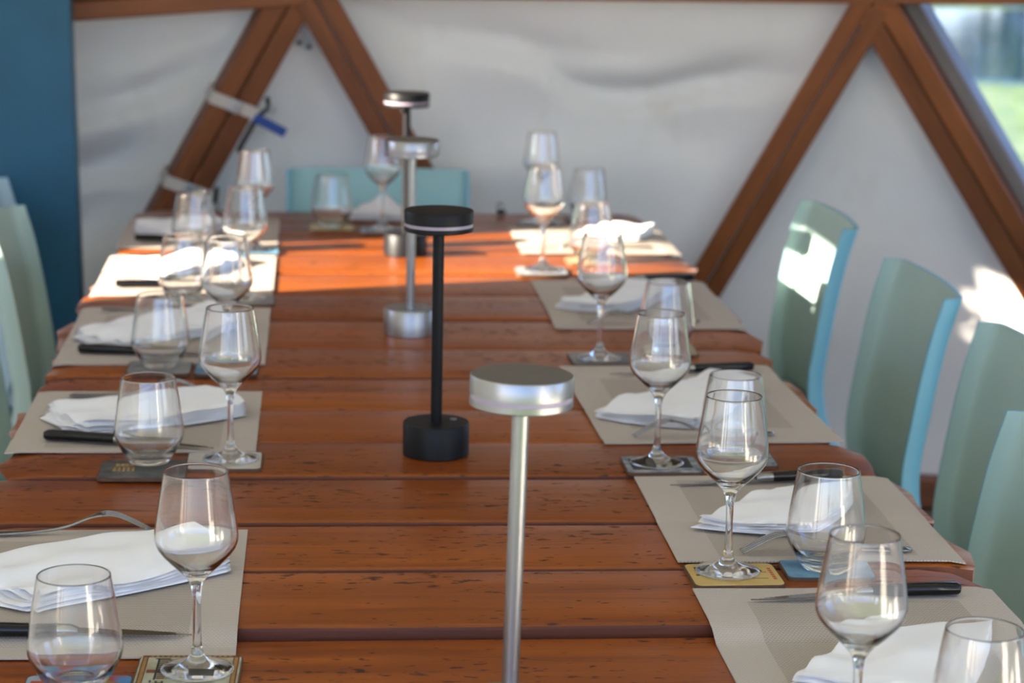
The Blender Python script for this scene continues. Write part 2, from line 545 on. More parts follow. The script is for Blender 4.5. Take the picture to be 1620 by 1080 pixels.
tri_panel('wall_right_corner', D, F2, F3, 'tarpaulin', OFF, 0.010, fold_soft, 'white tarpaulin triangle out past the clear window', 12)

def strut(name, P, Q, w, d, n_boards, label, mats=None, gap=0.004, extra=None, trim=(0.0, 0.0)):
    """beam of boards laid side by side; each board is a part"""
    e = empty(name, P)
    tag(e, label, kind='structure')
    ax = (Q-P).normalized()
    mid = (P+Q)/2
    out = (mid-CEN)
    out.z = 0.25*out.z
    out = (out-ax*out.dot(ax)).normalized()
    side = ax.cross(out).normalized()
    if side.z < 0: side = -side
    M = Matrix((ax, side, out)).transposed().to_4x4()
    Ln = (Q-P).length
    for k in range(n_boards):
        c = (k-(n_boards-1)/2)*(w+gap)
        o = box('board', trim[0], Ln-trim[1], c-w/2, c+w/2, -d/2, d/2, (mats[k] if mats else 'strut_wood'), e, 0.004)
        o.matrix_local = M
    if extra:
        y0, y1, z0, z1, mt = extra
        o = box('board', 0, Ln, y0, y1, z0, z1, mt, e, 0.003)
        o.matrix_local = M
    return e
strut('trim_1', A, F0, 0.050, 0.085, 2, 'brown double beam slanting down left behind the table with straps round it', trim=(0, 0.0))
strut('trim_2', A, F1, 0.046, 0.085, 2, 'brown double beam slanting down right behind the tall black lamp')
strut('trim_3', B, F1, 0.043, 0.085, 2, 'brown double beam slanting down from the right crossing to the table corner')
strut('trim_4', B, F2, 0.048, 0.085, 2, 'brown double beam below the clear window with a grey weathered board', extra=(0.052, 0.086, 0.0, 0.12, 'grey_wood'))
UP = Vector((0, 0, 0.042))
strut('trim_5', A, B+UP, 0.046, 0.085, 2, 'horizontal brown beam joining the two beam crossings at the top')
strut('trim_6', A-UP*0.5, C-UP*0.7, 0.045, 0.085, 2, 'horizontal brown beam running left to the blue post')
strut('trim_7', B+UP, D+UP, 0.046, 0.085, 2, 'horizontal brown beam above the clear window')
strut('trim_8', D, F2, 0.046, 0.085, 2, 'brown beam at the far side of the clear window')
def base_beam(name, P, Q, label):
    strut(name, P+Vector((0, 0, 0.038)), Q+Vector((0, 0, 0.038)), 0.07, 0.09, 1, label)
base_beam('trim_9', F0, F1, 'brown sill beam on the floor behind the head of the table')
base_beam('trim_10', F1, F2, 'brown sill beam on the floor under the right tarpaulin')
base_beam('trim_11', F2, F3, 'brown sill beam on the floor past the clear window')

def wall_strip(name, P, Q, z0, z1, holes, mat, label, lean=Vector((0, 0, 0))):
    """upright fabric wall from P to Q with rectangular openings (s0, s1, za, zb)"""
    Ln = (Q-P).length
    ss = sorted({0.0, Ln, *[h for q in holes for h in q[:2]]})
    zs = sorted({z0, z1, *[h for q in holes for h in q[2:]]})
    v, f = [], []
    for z in zs:
        for s in ss:
            v.append(P.lerp(Q, s/Ln)*1.0+Vector((0, 0, z))+lean*((z-z0)/(z1-z0)))
    for i in range(len(zs)-1):
        for j in range(len(ss)-1):
            sm, zm = (ss[j]+ss[j+1])/2, (zs[i]+zs[i+1])/2
            if any(q[0] < sm < q[1] and q[2] < zm < q[3] for q in holes): continue
            a = i*len(ss)+j
            f.append((a, a+1, a+1+len(ss), a+len(ss)))
    o = mesh(name, v, f, mat)
    return tag(o, label, kind='structure')
def flat(v): return Vector((v.x, v.y, 0))
LW0 = Vector((-1.90, 4.70, 0)); LW1 = Vector((-1.90, -1.2, 0))
RW0 = flat(F3); RW1 = Vector((2.6, -1.2, 0))
# sun comes in through one opening; small holes added to dapple the right wall
wall_strip('wall_left', LW0, LW1, 0, ZR, [(0.344, 0.92, 1.22, 1.82), (0.312, 0.46, 1.70, 1.862), (0.286, 0.300, 1.765, 1.80), (0.270, 0.280, 1.72, 1.745), (0.282, 0.296, 1.685, 1.70), (4.2, 4.7, 0.7, 2.3), (5.0, 5.6, 0.7, 2.3)], 'tarpaulin', 'white tarpaulin side wall on the left with an open window')
wall_strip('wall_left_corner', flat(C), LW0, 0, ZR, [], 'upper_canvas', 'unseen left corner wall, darkened to cut bounced light')  # unseen wall, coloured dark to dim light bounced onto the back left panel
wall_strip('sun_block_flap', flat(C), Vector((-1.15, 6.1, 0)), 0, ZR, [], 'tarpaulin', 'unseen white sheet added outside the tent to block stray sun')  # sheet added outside the corner to stop sun leaking past the panel edge
wall_strip('wall_right', RW0, RW1, 0, ZR, [(2.0, 2.9, 0.9, 2.3), (3.5, 4.8, 0.9, 2.3)], 'tarpaulin', 'white tarpaulin side wall on the right with tall openings')
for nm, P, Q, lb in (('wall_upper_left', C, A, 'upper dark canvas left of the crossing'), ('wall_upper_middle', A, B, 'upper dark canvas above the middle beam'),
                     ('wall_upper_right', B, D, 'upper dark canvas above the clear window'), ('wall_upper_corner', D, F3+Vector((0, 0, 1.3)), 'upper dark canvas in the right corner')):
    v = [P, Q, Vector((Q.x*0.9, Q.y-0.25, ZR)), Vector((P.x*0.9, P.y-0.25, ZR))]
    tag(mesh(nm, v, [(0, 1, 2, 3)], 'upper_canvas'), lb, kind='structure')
tag(mesh('ceiling', [(-1.95, -1.2, ZR), (2.65, -1.2, ZR), (2.65, 5.5, ZR), (-1.95, 5.5, ZR)], [(0, 1, 2, 3)], 'roof_canvas'), 'white canvas roof of the tent', kind='structure')

# floor of boards
fl = empty('floor')
tag(fl, 'pale brown board floor under the table and chairs', kind='structure')
fb = None
for i in range(22):
    if fb is None:
        v, f = boxv(-1.9, 2.5, 0.0, 0.196, -0.03, 0.0)
        fb = mesh('floor_board', v, f, 'floor_wood', fl); o = fb
    else:
        o = fb.copy(); COL.objects.link(o)
    o.location = (0, 1.2+i*0.2, 0)

# blue post at the doorway
po = empty('door_post', (-0.800, 5.350, 0))
tag(po, 'tall blue painted wooden post at the left of the tarpaulin', 'post')
v, f = boxv(-0.10, 0.10, -0.035, 0.035, 0, 1.38)
bev(mesh('post_board', v, f, 'blue_paint', po), 0.004)
v, f = boxv(-0.10, -0.065, 0.035, 0.075, 0, 1.38)
mesh('door_stop', v, f, 'blue_paint', po)
v, f = boxv(-0.11, 0.11, -0.045, 0.045, 0, 0.12)
bev(mesh('plinth_block', v, f, 'blue_paint', po), 0.004)
po.rotation_euler = (0, -0.020, 0)

# outside: lawn, pond, trees behind it
tag(mesh('ground', [(-60, -20, -0.06), (60, -20, -0.06), (60, 80, -0.06), (-60, 80, -0.06)], [(0, 1, 2, 3)], 'grass'), 'sunlit green lawn outside the clear window', kind='structure')
rnd = random.Random(4)
def blob(cx, cy_, rx, ry, n=40):
    return [(cx+rx*math.cos(2*math.pi*i/n)*(1+0.08*math.sin(3*i)), cy_+ry*math.sin(2*math.pi*i/n)*(1+0.06*math.sin(5*i))) for i in range(n)]
pond = slab('pond', blob(8.5, 23.5, 7.5, 5.6), -0.07, -0.03, 'water')
tag(pond, 'blue grey pond glittering beyond the lawn', 'pond')
def tree(x, y, h, r, label, seed):
    rr = random.Random(seed)
    t = empty('tree', (x, y, -0.06))
    tag(t, label, 'tree', 'trees beyond the pond')
    sweep('trunk', [(0, 0, 0), (0.05, 0.02, h*0.3), (0.0, 0.05, h*0.6)], [(0.16, 0.16), (0.13, 0.13), (0.06, 0.06)], 'bark', t, 8)
    v, f = [], []
    for k in range(4200):
        th, ph = rr.uniform(0, 2*math.pi), math.acos(rr.uniform(-1, 1))
        q = rr.uniform(0.55, 1.0)
        c = Vector((r*q*math.sin(ph)*math.cos(th), r*q*math.sin(ph)*math.sin(th), h*0.51+h*0.48*q*math.cos(ph)))
        a = Vector((rr.uniform(-1, 1), rr.uniform(-1, 1), rr.uniform(-1, 1))).normalized()*0.28
        b = a.cross(Vector((rr.uniform(-1, 1), rr.uniform(-1, 1), rr.uniform(-1, 1)))).normalized()*0.17
        i = len(v)
        v += [c-a, c+b, c+a, c-b]
        f.append((i, i+1, i+2, i+3))
    mesh('foliage', v, f, 'leaf_green', t)
for i, (x, y, h, r, lb) in enumerate([(5.9, 30.6, 4.6, 1.5, 'leafy tree beyond the pond, left of the group'), (9.3, 30.8, 5.4, 1.6, 'tallest leafy tree beyond the pond'), (12.8, 30.6, 4.4, 1.5, 'leafy tree beyond the pond, right of the group'), (7.6, 34.2, 5.0, 1.6, 'leafy tree set back between the left and tallest trees'), (11.2, 34.4, 5.0, 1.6, 'leafy tree set back between the tallest and right trees')]):
    tree(x, y, h, r, lb, i)

# ------------------------------------------------------------------ table
table = empty('dining_table', (0, 0, 0))
tag(table, 'long varnished orange brown plank table laid for a meal', 'table')
# joints from near to far (y of the near side of each plank) and how proud each plank stands
PLANKS = [(1.30, .0), (1.50, -.003), (1.70, -.001), (1.89, -.009), (2.09, -.010), (2.300, .0), (2.507, -.001), (2.699, .0005), (2.909, .002), (3.10, .0), (3.304, -.001), (3.521, .001),
          (3.742, -.001), (3.996, .001), (4.239, -.001), (4.470, .001), (4.715, -.001), (4.95, .001), (5.135, -.001)]
Y_END = 5.33
rp = random.Random(12)
plank_h = []
for i, (y0, dz) in enumerate(PLANKS):
    y1 = PLANKS[i+1][0] if i+1 < len(PLANKS) else Y_END
    gp = 0.0145 if i in (5, 6, 8, 13) else 0.0105
    w = y1-y0-gp
    zt, th = TT+dz, 0.032
    plank_h.append((y0, y1, zt))
    xl, xr = -0.588-rp.uniform(-0.012, 0.016), 0.590+rp.uniform(-0.014, 0.016)
    sec = [(0.0, -th), (0.0, -0.006), (0.0008, -0.0024), (0.003, -0.0006), (0.007, 0.0), (0.35*w, 0.0004), (0.65*w, 0.0004), (w-0.007, 0.0), (w-0.003, -0.0006), (w-0.0008, -0.0024), (w, -0.006), (w, -th)]
    ns, nx = len(sec), 30
    v, f = [], []
    sl, sr = rp.uniform(-0.02, 0.02), rp.uniform(-0.02, 0.02)
    for k in range(nx+1):
        t = k/nx
        ee = min(t, 1-t)
        rd = 0.0 if ee > 0.02 else 0.004
        for q, (yy, zz) in enumerate(sec):
            ty = yy/w
            a = xl+sl*(ty-0.5)+0.006*math.sin(9*ty+i)+0.012*(2*ty-1)**4
            b = xr+sr*(ty-0.5)+0.006*math.sin(8*ty+2*i)-0.012*(2*ty-1)**4
            x = a+(b-a)*t
            wob = 0.0011*noise.noise(Vector((x*3, i*5.1, 0)))+0.0006*noise.noise(Vector((x*11, i*3.3, ty)))
            z = zt+zz-rd*(1 if zz > -0.02 else 0)
            edge = 1 if (q < 4 or q > ns-5) else 0
            v.append((x, y0+gp/2+yy+wob*edge*1.2, z+0.0007*noise.noise(Vector((x*2, yy*9, i)))))
    mi = []
    for k in range(nx):
        for q in range(ns-1):
            a = k*ns+q
            f.append((a, a+ns, a+ns+1, a+1))
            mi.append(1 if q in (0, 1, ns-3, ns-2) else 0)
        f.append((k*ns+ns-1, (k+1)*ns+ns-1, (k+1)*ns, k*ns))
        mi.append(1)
    f.append(tuple(range(ns)))
    f.append(tuple(range(nx*ns+ns-1, nx*ns-1, -1)))
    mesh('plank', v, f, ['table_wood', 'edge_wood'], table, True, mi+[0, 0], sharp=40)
for x in (-0.38, 0.38):
    v, f = boxv(x-0.04, x+0.04, 1.45, 5.27, TT-0.112, TT-0.045)
    mesh('rail', v, f, 'table_leg_wood', table)
for x in (-0.38, 0.38):
    for y in (1.7, 3.02, 5.22):
        v, f = boxv(x-0.04, x+0.04, y-0.04, y+0.04, 0, TT-0.112)
        bev(mesh('leg', v, f, 'table_leg_wood', table), 0.004)
def top_at(y):
    for y0, y1, z in plank_h:
        if y0 <= y < y1: return z
    return TT
def rest(y, r=0.04):
    """height a stiff sheet takes at y: rides on the proud planks and sags slowly between"""
    best = 0
    for k in range(-8, 9):
        d = k/8*r*2
        best = max(best, top_at(y+d)-0.28*max(0, abs(d)-0.004))
    return best+0.0009
def zmax(y, r):
    return max(top_at(y-r), top_at(y), top_at(y+r))+0.0004

# ------------------------------------------------------------------ place mats
ORD = ['nearest', 'second nearest', 'third nearest', 'fourth nearest', 'farthest']
def place_mat(x0, x1, y0, y1, label, rot=0.0):
    cx, cy_ = (x0+x1)/2, (y0+y1)/2
    nx, ny = 18, 44
    hx, hy = (x1-x0)/2, (y1-y0)/2
    v, f = [], []
    for lay in (0, 1):
        for j in range(ny+1):
            for i in range(nx+1):
                lx, ly = -hx+2*hx*i/nx, -hy+2*hy*j/ny
                wx, wy = cx+lx*math.cos(rot)-ly*math.sin(rot), cy_+lx*math.sin(rot)+ly*math.cos(rot)
                z = rest(wy)+0.0011*(1+noise.noise(Vector((wx*7, wy*7, 3))))
                if abs(wx) > 0.57: z -= 0.5*(abs(wx)-0.57)**1.0*0.35
                v.append((lx, ly, z-TT+(0.0016 if lay else 0.0)))
    M = (nx+1)*(ny+1)
    for j in range(ny):
        for i in range(nx):
            a = j*(nx+1)+i
            f.append((M+a, M+a+1, M+a+nx+2, M+a+nx+1))
            f.append((a, a+nx+1, a+nx+2, a+1))
    rim = [i for i in range(nx+1)]+[j*(nx+1)+nx for j in range(1, ny+1)]+[ny*(nx+1)+i for i in range(nx-1, -1, -1)]+[j*(nx+1) for j in range(ny-1, 0, -1)]
    for a, b in zip(rim, rim[1:]+rim[:1]): f.append((a, b, M+b, M+a))
    o = mesh('place_mat', v, f, 'woven_mat', None, True, loc=(cx, cy_, TT), sharp=50)
    o.rotation_euler[2] = rot
    return tag(o, label, 'place mat', 'woven beige place mats')
MATL = [(2.234, 2.664), (3.030, 3.410), (3.597, 4.083), (4.200, 4.650), (4.762, 5.180)]
MATR = [(1.985, 2.418), (2.522, 2.900), (3.080, 3.592), (3.912, 4.400), (4.712, 5.072)]
for i, (a, b) in enumerate(MATL):
    place_mat(-0.583, -0.248, a, b, f'beige woven place mat, {ORD[i]} on the left side of the table' + (', in bright sunlight' if i == 3 else ''))
for i, (a, b) in enumerate(MATR):
    dx = -0.022 if i == 2 else (0.012 if i == 4 else 0)
    place_mat(0.250+dx, 0.590+dx, a, b, f'beige woven place mat, {ORD[i]} on the right side of the table' + (', in bright sunlight' if i == 4 else ''), 0.02 if i == 2 else 0)
MAT_TOP = 0.0036

# ------------------------------------------------------------------ coasters
GRP_C = 'printed drink coasters'
def coaster(x, y, prt, label, w=0.100, h=0.094, rot=0.0, deco=None):
    z = zmax(y, h/2)
    e = empty('coaster', (x, y, z), rot)
    tag(e, label, 'coaster', GRP_C)
    slab('board', rounded(w, h, 0.009), 0, 0.0045, 'coaster_board', e, 0.0004)
    pr = slab('print', rounded(w-0.003, h-0.003, 0.008), 0.0045, 0.0049, prt, e)
    if deco: deco(e, pr)
    return z+0.0049
def ink(name, parts, mat, parent, z0=0.0049, z1=0.0051):
    V, F = [], []
    for x0, x1, y0, y1 in parts:
        v, f = boxv(x0, x1, y0, y1, z0, z1)
        k = len(V)
        V += v
        F += [tuple(i+k for i in q) for q in f]
    return mesh(name, V, F, mat, parent)
def deco_ornate(e, pr):
    W, H = 0.0485, 0.0455
    ink('brown_border', [(-W, W, H-0.0055, H), (-W, W, -H, -H+0.0055), (-W, -W+0.006, -H+0.0055, H-0.0055), (W-0.006, W, -H+0.0055, H-0.0055)], 'brown_ink', pr)
    g = []
    n = 16
    for k in range(n):
        t = -0.039+0.078*k/(n-1)
        g += [(t-0.0014, t+0.0014, H-0.0048, H-0.0018), (t-0.0014, t+0.0014, -H+0.0018, -H+0.0048)]
        s = -0.037+0.074*k/(n-1)
        g += [(-W+0.0015, -W+0.0048, s-0.0015, s+0.0015), (W-0.0048, W-0.0015, s-0.0015, s+0.0015)]
    ink('gold_border', g, 'gold_ink', pr, 0.0051, 0.0053)
    ink('picture_band', [(-0.041, -0.012, -0.006, 0.003), (0.002, 0.026, -0.022, -0.006), (0.024, 0.034, -0.008, 0.004)], 'brown_ink', pr)
    # the word runs up the left side, its strokes lying crosswise
    st = []
    y = 0.032
    for wdt in (0.014, 0.011, 0.011, 0.011, 0.016, 0.011, 0.011, 0.009, 0.011, 0.011, 0.009):
        st.append((-0.031, -0.031+wdt, y-0.0021, y))
        y -= 0.0053
    st += [(-0.0325, -0.0305, -0.026, 0.034), (-0.035, -0.020, 0.034, 0.0362), (-0.036, -0.034, -0.034, -0.028), (-0.030, -0.022, -0.0365, -0.0345), (-0.030, -0.028, -0.0345, -0.030), (-0.024, -0.022, -0.0345, -0.030)]
    ink('lettering', st, 'dark_ink', pr, 0.0051, 0.0053)
    ink('gold_shadow', [(a+0.002, b+0.003, c-0.0015, d-0.001) for a, b, c, d in st[:11]], 'gold_ink', pr, 0.0049, 0.0051)
    ink('red_stamp', [(0.020, 0.028, 0.024, 0.026), (0.027, 0.029, 0.024, 0.031), (0.020, 0.022, 0.024, 0.031)], 'red_ink', pr)
def deco_yellow(e, pr):
    ink('dark_emblem', [(0.022, 0.030, 0.012, 0.016), (0.025, 0.028, 0.016, 0.019), (0.030, 0.034, 0.010, 0.014)], 'dark_ink', pr)
    ink('red_line', [(0.018, 0.038, 0.006, 0.0072), (0.018, 0.0188, -0.016, 0.006), (0.018, 0.036, -0.0172, -0.016)], 'brown_ink', pr)
    ink('red_lettering', [(0.0415, 0.0455, -0.020+0.0075*k, -0.0155+0.0075*k) for k in range(6)], 'red_ink', pr)
    ink('small_print', [(-0.030+0.0045*k, -0.027+0.0045*k, 0.036, 0.040) for k in range(4)]+[(-0.042, -0.036, 0.014, 0.028), (-0.044, -0.040, -0.004, 0.000)], 'dark_ink', pr)
def deco_slate(e, pr):
    ink('pale_lettering', [(-0.036+0.0062*k, -0.0315+0.0062*k, 0.014, 0.027) for k in range(4)]+[(-0.038+0.006*k, -0.0345+0.006*k, -0.012, 0.006) for k in range(5)], 'gold_ink', pr)
def deco_comic(e, pr):
    ink('yellow_lettering', [(0.022+0.005*k, 0.026+0.005*k, 0.012-0.004*k, 0.034-0.003*k) for k in range(4)], 'gold_ink', pr)
    ink('red_shape', [(-0.046, -0.030, 0.0, 0.030)], 'red_ink', pr)
    ink('red_shape', [(0.010, 0.021, 0.004, 0.016)], 'red_ink', pr)
def deco_photo(e, pr):
    ink('dark_picture', [(-0.042, -0.010, -0.030, 0.030), (0.012, 0.040, -0.020, 0.034)], 'dark_ink', pr)

# ------------------------------------------------------------------ glasses
WG = 1.3e-3
def wine_profile():
    outer = [(0.0, 0.0), (0.030, 0.0), (0.0355, 0.0006), (0.0366, 0.0016), (0.0360, 0.0026), (0.030, 0.0040), (0.020, 0.0066), (0.0115, 0.0112), (0.0068, 0.0175), (0.0047, 0.0260), (0.0041, 0.040), (0.0040, 0.060), (0.0045, 0.078),
             (0.0060, 0.0885), (0.0095, 0.0960), (0.0165, 0.1035), (0.0250, 0.1115), (0.0335, 0.1205), (0.0385, 0.1275), (0.0407, 0.1335), (0.0412, 0.1385), (0.0408, 0.1450), (0.0390, 0.1580), (0.0355, 0.1800), (0.0319, 0.2022), (0.0317, 0.2036), (0.0315, 0.2045), (0.0310, 0.2050)]
    inner = [(0.0305, 0.2045), (0.0305, 0.2036), (0.0307, 0.2022), (0.0343, 0.1800), (0.0378, 0.1580), (0.0396, 0.1450), (0.0400, 0.1388), (0.0395, 0.1340), (0.0372, 0.1284), (0.0320, 0.1216), (0.0232, 0.1133), (0.0140, 0.1062), (0.0070, 0.1025), (0.0, 0.1012)]
    return outer+inner
def tumbler_profile():
    outer = [(0.0, 0.0012), (0.020, 0.0010), (0.0235, 0.0), (0.0255, 0.0008), (0.0290, 0.0060), (0.0350, 0.0150), (0.0405, 0.0245), (0.0445, 0.0330), (0.0462, 0.0400), (0.0460, 0.0460), (0.0445, 0.0570), (0.0415, 0.0780), (0.0375, 0.1020), (0.0357, 0.1122), (0.0354, 0.1136), (0.0352, 0.1145), (0.0346, 0.1150)]
    inner = [(0.0340, 0.1145), (0.0341, 0.1136), (0.0344, 0.1122), (0.0362, 0.1020), (0.0402, 0.0780), (0.0432, 0.0570), (0.0447, 0.0460), (0.0448, 0.0402), (0.0430, 0.0338), (0.0388, 0.0258), (0.0330, 0.0178), (0.0265, 0.0122), (0.0160, 0.0100), (0.0, 0.0095)]
    return outer+inner
wine0 = [None]; tumb0 = [None]
def put(cache, name, prof, loc, label, cat, grp, rz):
    if cache[0] is None:
        o = lathe(name, prof, 'clear_glass', None, 56)
        cache[0] = o
    else:
        o = cache[0].copy()
        COL.objects.link(o)
    o.location = loc
    o.rotation_euler = (0, 0, rz)
    return tag(o, label, cat, grp)
def wine(x, y, z, label, rz=0.0):
    return put(wine0, 'wine_glass', wine_profile(), (x, y, z+0.0002), label, 'wine glass', 'empty stemmed wine glasses', rz)
def tumbler(x, y, z, label, rz=0.0):
    return put(tumb0, 'water_tumbler', tumbler_profile(), (x, y, z+0.0002), label, 'tumbler', 'empty water tumblers', rz)

# x, y of glass | coaster print, decoration, words for it, dx, dy, size
SETS = [
 # left row
 ('w', -0.284, 2.187, 'print_cream', deco_ornate, 'ornate cream coaster with a brown and gold border, front left', -0.009, 0.000, .104, .094),
 ('t', -0.398, 2.136, 'print_comic', deco_comic, 'colourful blue and red coaster, nearest on the left', 0.000, -0.008, .104, .094),
 ('w', -0.280, 2.982, 'print_white', None, 'off-white coaster, second row on the left', -0.008, -0.006, .100, .090),
 ('t', -0.386, 2.966, 'print_slate', deco_slate, 'dark slate coloured coaster with gold lettering, second on the left', -0.006, -0.034, .112, .094),
 ('w', -0.307, 3.572, 'print_blue', None, 'dark blue coaster, third wine coaster on the left', 0.0, -0.010, .100, .090),
 ('t', -0.411, 3.572, 'print_grey', None, 'mottled grey coaster, third tumbler coaster on the left', -0.001, -0.006, .100, .092),
 ('w', -0.296, 4.165, 'print_grey', None, 'grey coaster under the fourth wine glass on the left', 0.004, -0.012, .100, .092),
 ('t', -0.409, 4.160, 'print_white', None, 'pale coaster under the fourth tumbler on the left', 0.0, -0.012, .100, .092),
 ('w', -0.294, 4.722, 'print_blue', None, 'blue coaster under the farthest wine glass on the left', 0.0, -0.012, .100, .092),
 ('t', -0.418, 4.728, 'print_slate', None, 'dark coaster under the farthest tumbler on the left', 0.0, -0.014, .100, .092),
 # head of the table
 ('w', -0.022, 5.005, 'print_photo', None, 'dim picture coaster under the wine glass at the head', 0.0, 0.0, .100, .092),
 ('t', -0.133, 5.040, 'print_yellow', None, 'yellowish coaster under the tumbler at the head', 0.0, 0.0, .100, .092),
 # right row
 ('w', 0.318, 1.927, 'print_cream', None, 'cream coaster at the very front right', 0.0, 0.0, .100, .092),
 ('t', 0.433, 1.930, 'print_grey', None, 'grey coaster at the very front right corner', 0.002, 0.0, .100, .092),
 ('w', 0.299, 2.474, 'print_yellow', deco_yellow, 'yellow coaster with black and red print on the right', 0.006, -0.010, .104, .084),
 ('t', 0.414, 2.488, 'print_blue', None, 'bright blue coaster beside the yellow one', 0.004, -0.004, .106, .070),
 ('w', 0.288, 2.955, 'print_photo', deco_photo, 'grey picture coaster, third from the front on the right', 0.006, -0.004, .102, .088),
 ('t', 0.396, 2.985, 'print_photo', None, 'blue grey coaster, third from the front on the right', 0.006, 0.000, .102, .088),
 ('w', 0.294, 3.640, 'print_slate', None, 'dark grey coaster, fourth wine coaster on the right', 0.002, 0.002, .102, .092),
 ('t', 0.414, 3.712, 'print_straw', None, 'straw brown coaster, fourth tumbler coaster on the right', 0.0, 0.004, .102, .092),
 ('w', 0.283, 4.495, 'print_photo', None, 'dark coaster at the edge of the sunlit strip on the right', -0.004, -0.010, .102, .092),
 ('t', 0.394, 4.615, 'print_straw', None, 'brown sunlit coaster under the fifth tumbler on the right', 0.0, 0.0, .102, .080),
 ('w', 0.339, 5.130, 'print_grey', None, 'grey coaster under the farthest wine glass on the right', 0.0, 0.0, .100, .080),
 ('t', 0.457, 5.207, 'print_slate', None, 'dark coaster under the farthest tumbler on the right', 0.0, 0.0, .100, .080),
]
WHERE = ['front left, on the ornate cream coaster', 'second on the left, on the off-white coaster', 'third on the left', 'fourth on the left, by the sunlit mat', 'farthest on the left',
         'at the head of the table', 'nearest on the right, cut off by the frame', 'on the yellow coaster, second on the right', 'third on the right', 'fourth on the right', 'fifth on the right, by the sunlit mat', 'farthest on the right']
WHERT = ['front left, above the colourful coaster', 'second on the left, on the dark slate coaster', 'third on the left', 'fourth on the left, before the sunlit mat', 'farthest on the left',
         'at the head of the table', 'at the bottom right corner of the picture', 'on the bright blue coaster', 'third on the right, behind a wine glass', 'fourth on the right', 'fifth on the right, by the sunlit mat', 'farthest on the right']
wi = ti = 0
for kind, x, y, prt, deco, words, dx, dy, w, h in SETS:
    z = coaster(x+dx, y+dy, prt, words, w, h, rp.uniform(-0.03, 0.03), deco)
    if kind == 'w':
        wine(x, y, z, 'clear stemmed wine glass '+WHERE[wi], rp.uniform(0, 6)); wi += 1
    else:
        tumbler(x, y, z, 'clear stemless tumbler '+WHERT[ti], rp.uniform(0, 6)); ti += 1

# ------------------------------------------------------------------ table lamps
def lamp(x, y, met, label, up=0.012):
    e = empty('table_lamp', (x, y, zmax(y, 0.045)+0.0003))
    e.location.z += 0.0009 if up > 0.02 else 0
    tag(e, label, 'lamp', 'cordless disc lamps down the middle of the table')
    lathe('base', [(0, 0), (0.0440, 0), (0.0450, 0.0012), (0.0450, 0.0435), (0.0440, 0.0450), (0.0, 0.0450)], met, e, 48, True, sharp=35)
    lathe('button', [(0, 0.0450), (0.0050, 0.0450), (0.0050, 0.0462), (0, 0.0464)], 'aluminium', e, 16, True, sharp=35).location = (0.024, 0.012, 0)
    lathe('pole', [(0.0078, 0.0450), (0.0078, 0.2950+up)], met, e, 24, True)
    h = 0.2945+up
    lathe('head_bottom', [(0, h), (0.0455, h), (0.0465, h+0.001), (0.0465, h+0.0065), (0, h+0.0065)], met, e, 48, True, sharp=35)
    lathe('diffuser_ring', [(0, h+0.0065), (0.0460, h+0.0065), (0.0460, h+0.0110), (0, h+0.0110)], 'lilac_diffuser', e, 48, True, sharp=35)
    lathe('head_top', [(0, h+0.0110), (0.0465, h+0.0110), (0.0465, h+0.0270), (0.0458, h+0.0280), (0, h+0.0280)], met, e, 48, True, sharp=35)
    return e
first = lamp(0.0090, 1.986, 'aluminium', 'silver aluminium disc table lamp nearest the camera', 0.026)
first.rotation_euler[1] = 0.018                 # stands a little askew on the low plank
lamp(-0.0045, 3.028, 'black_metal', 'black disc table lamp nearer the camera, before a silver one')
lamp(-0.006, 3.875, 'aluminium', 'silver aluminium disc table lamp standing farther back')
lamp(0.017, 4.700, 'black_metal', 'black disc table lamp farthest back, standing in the sunlit strip')

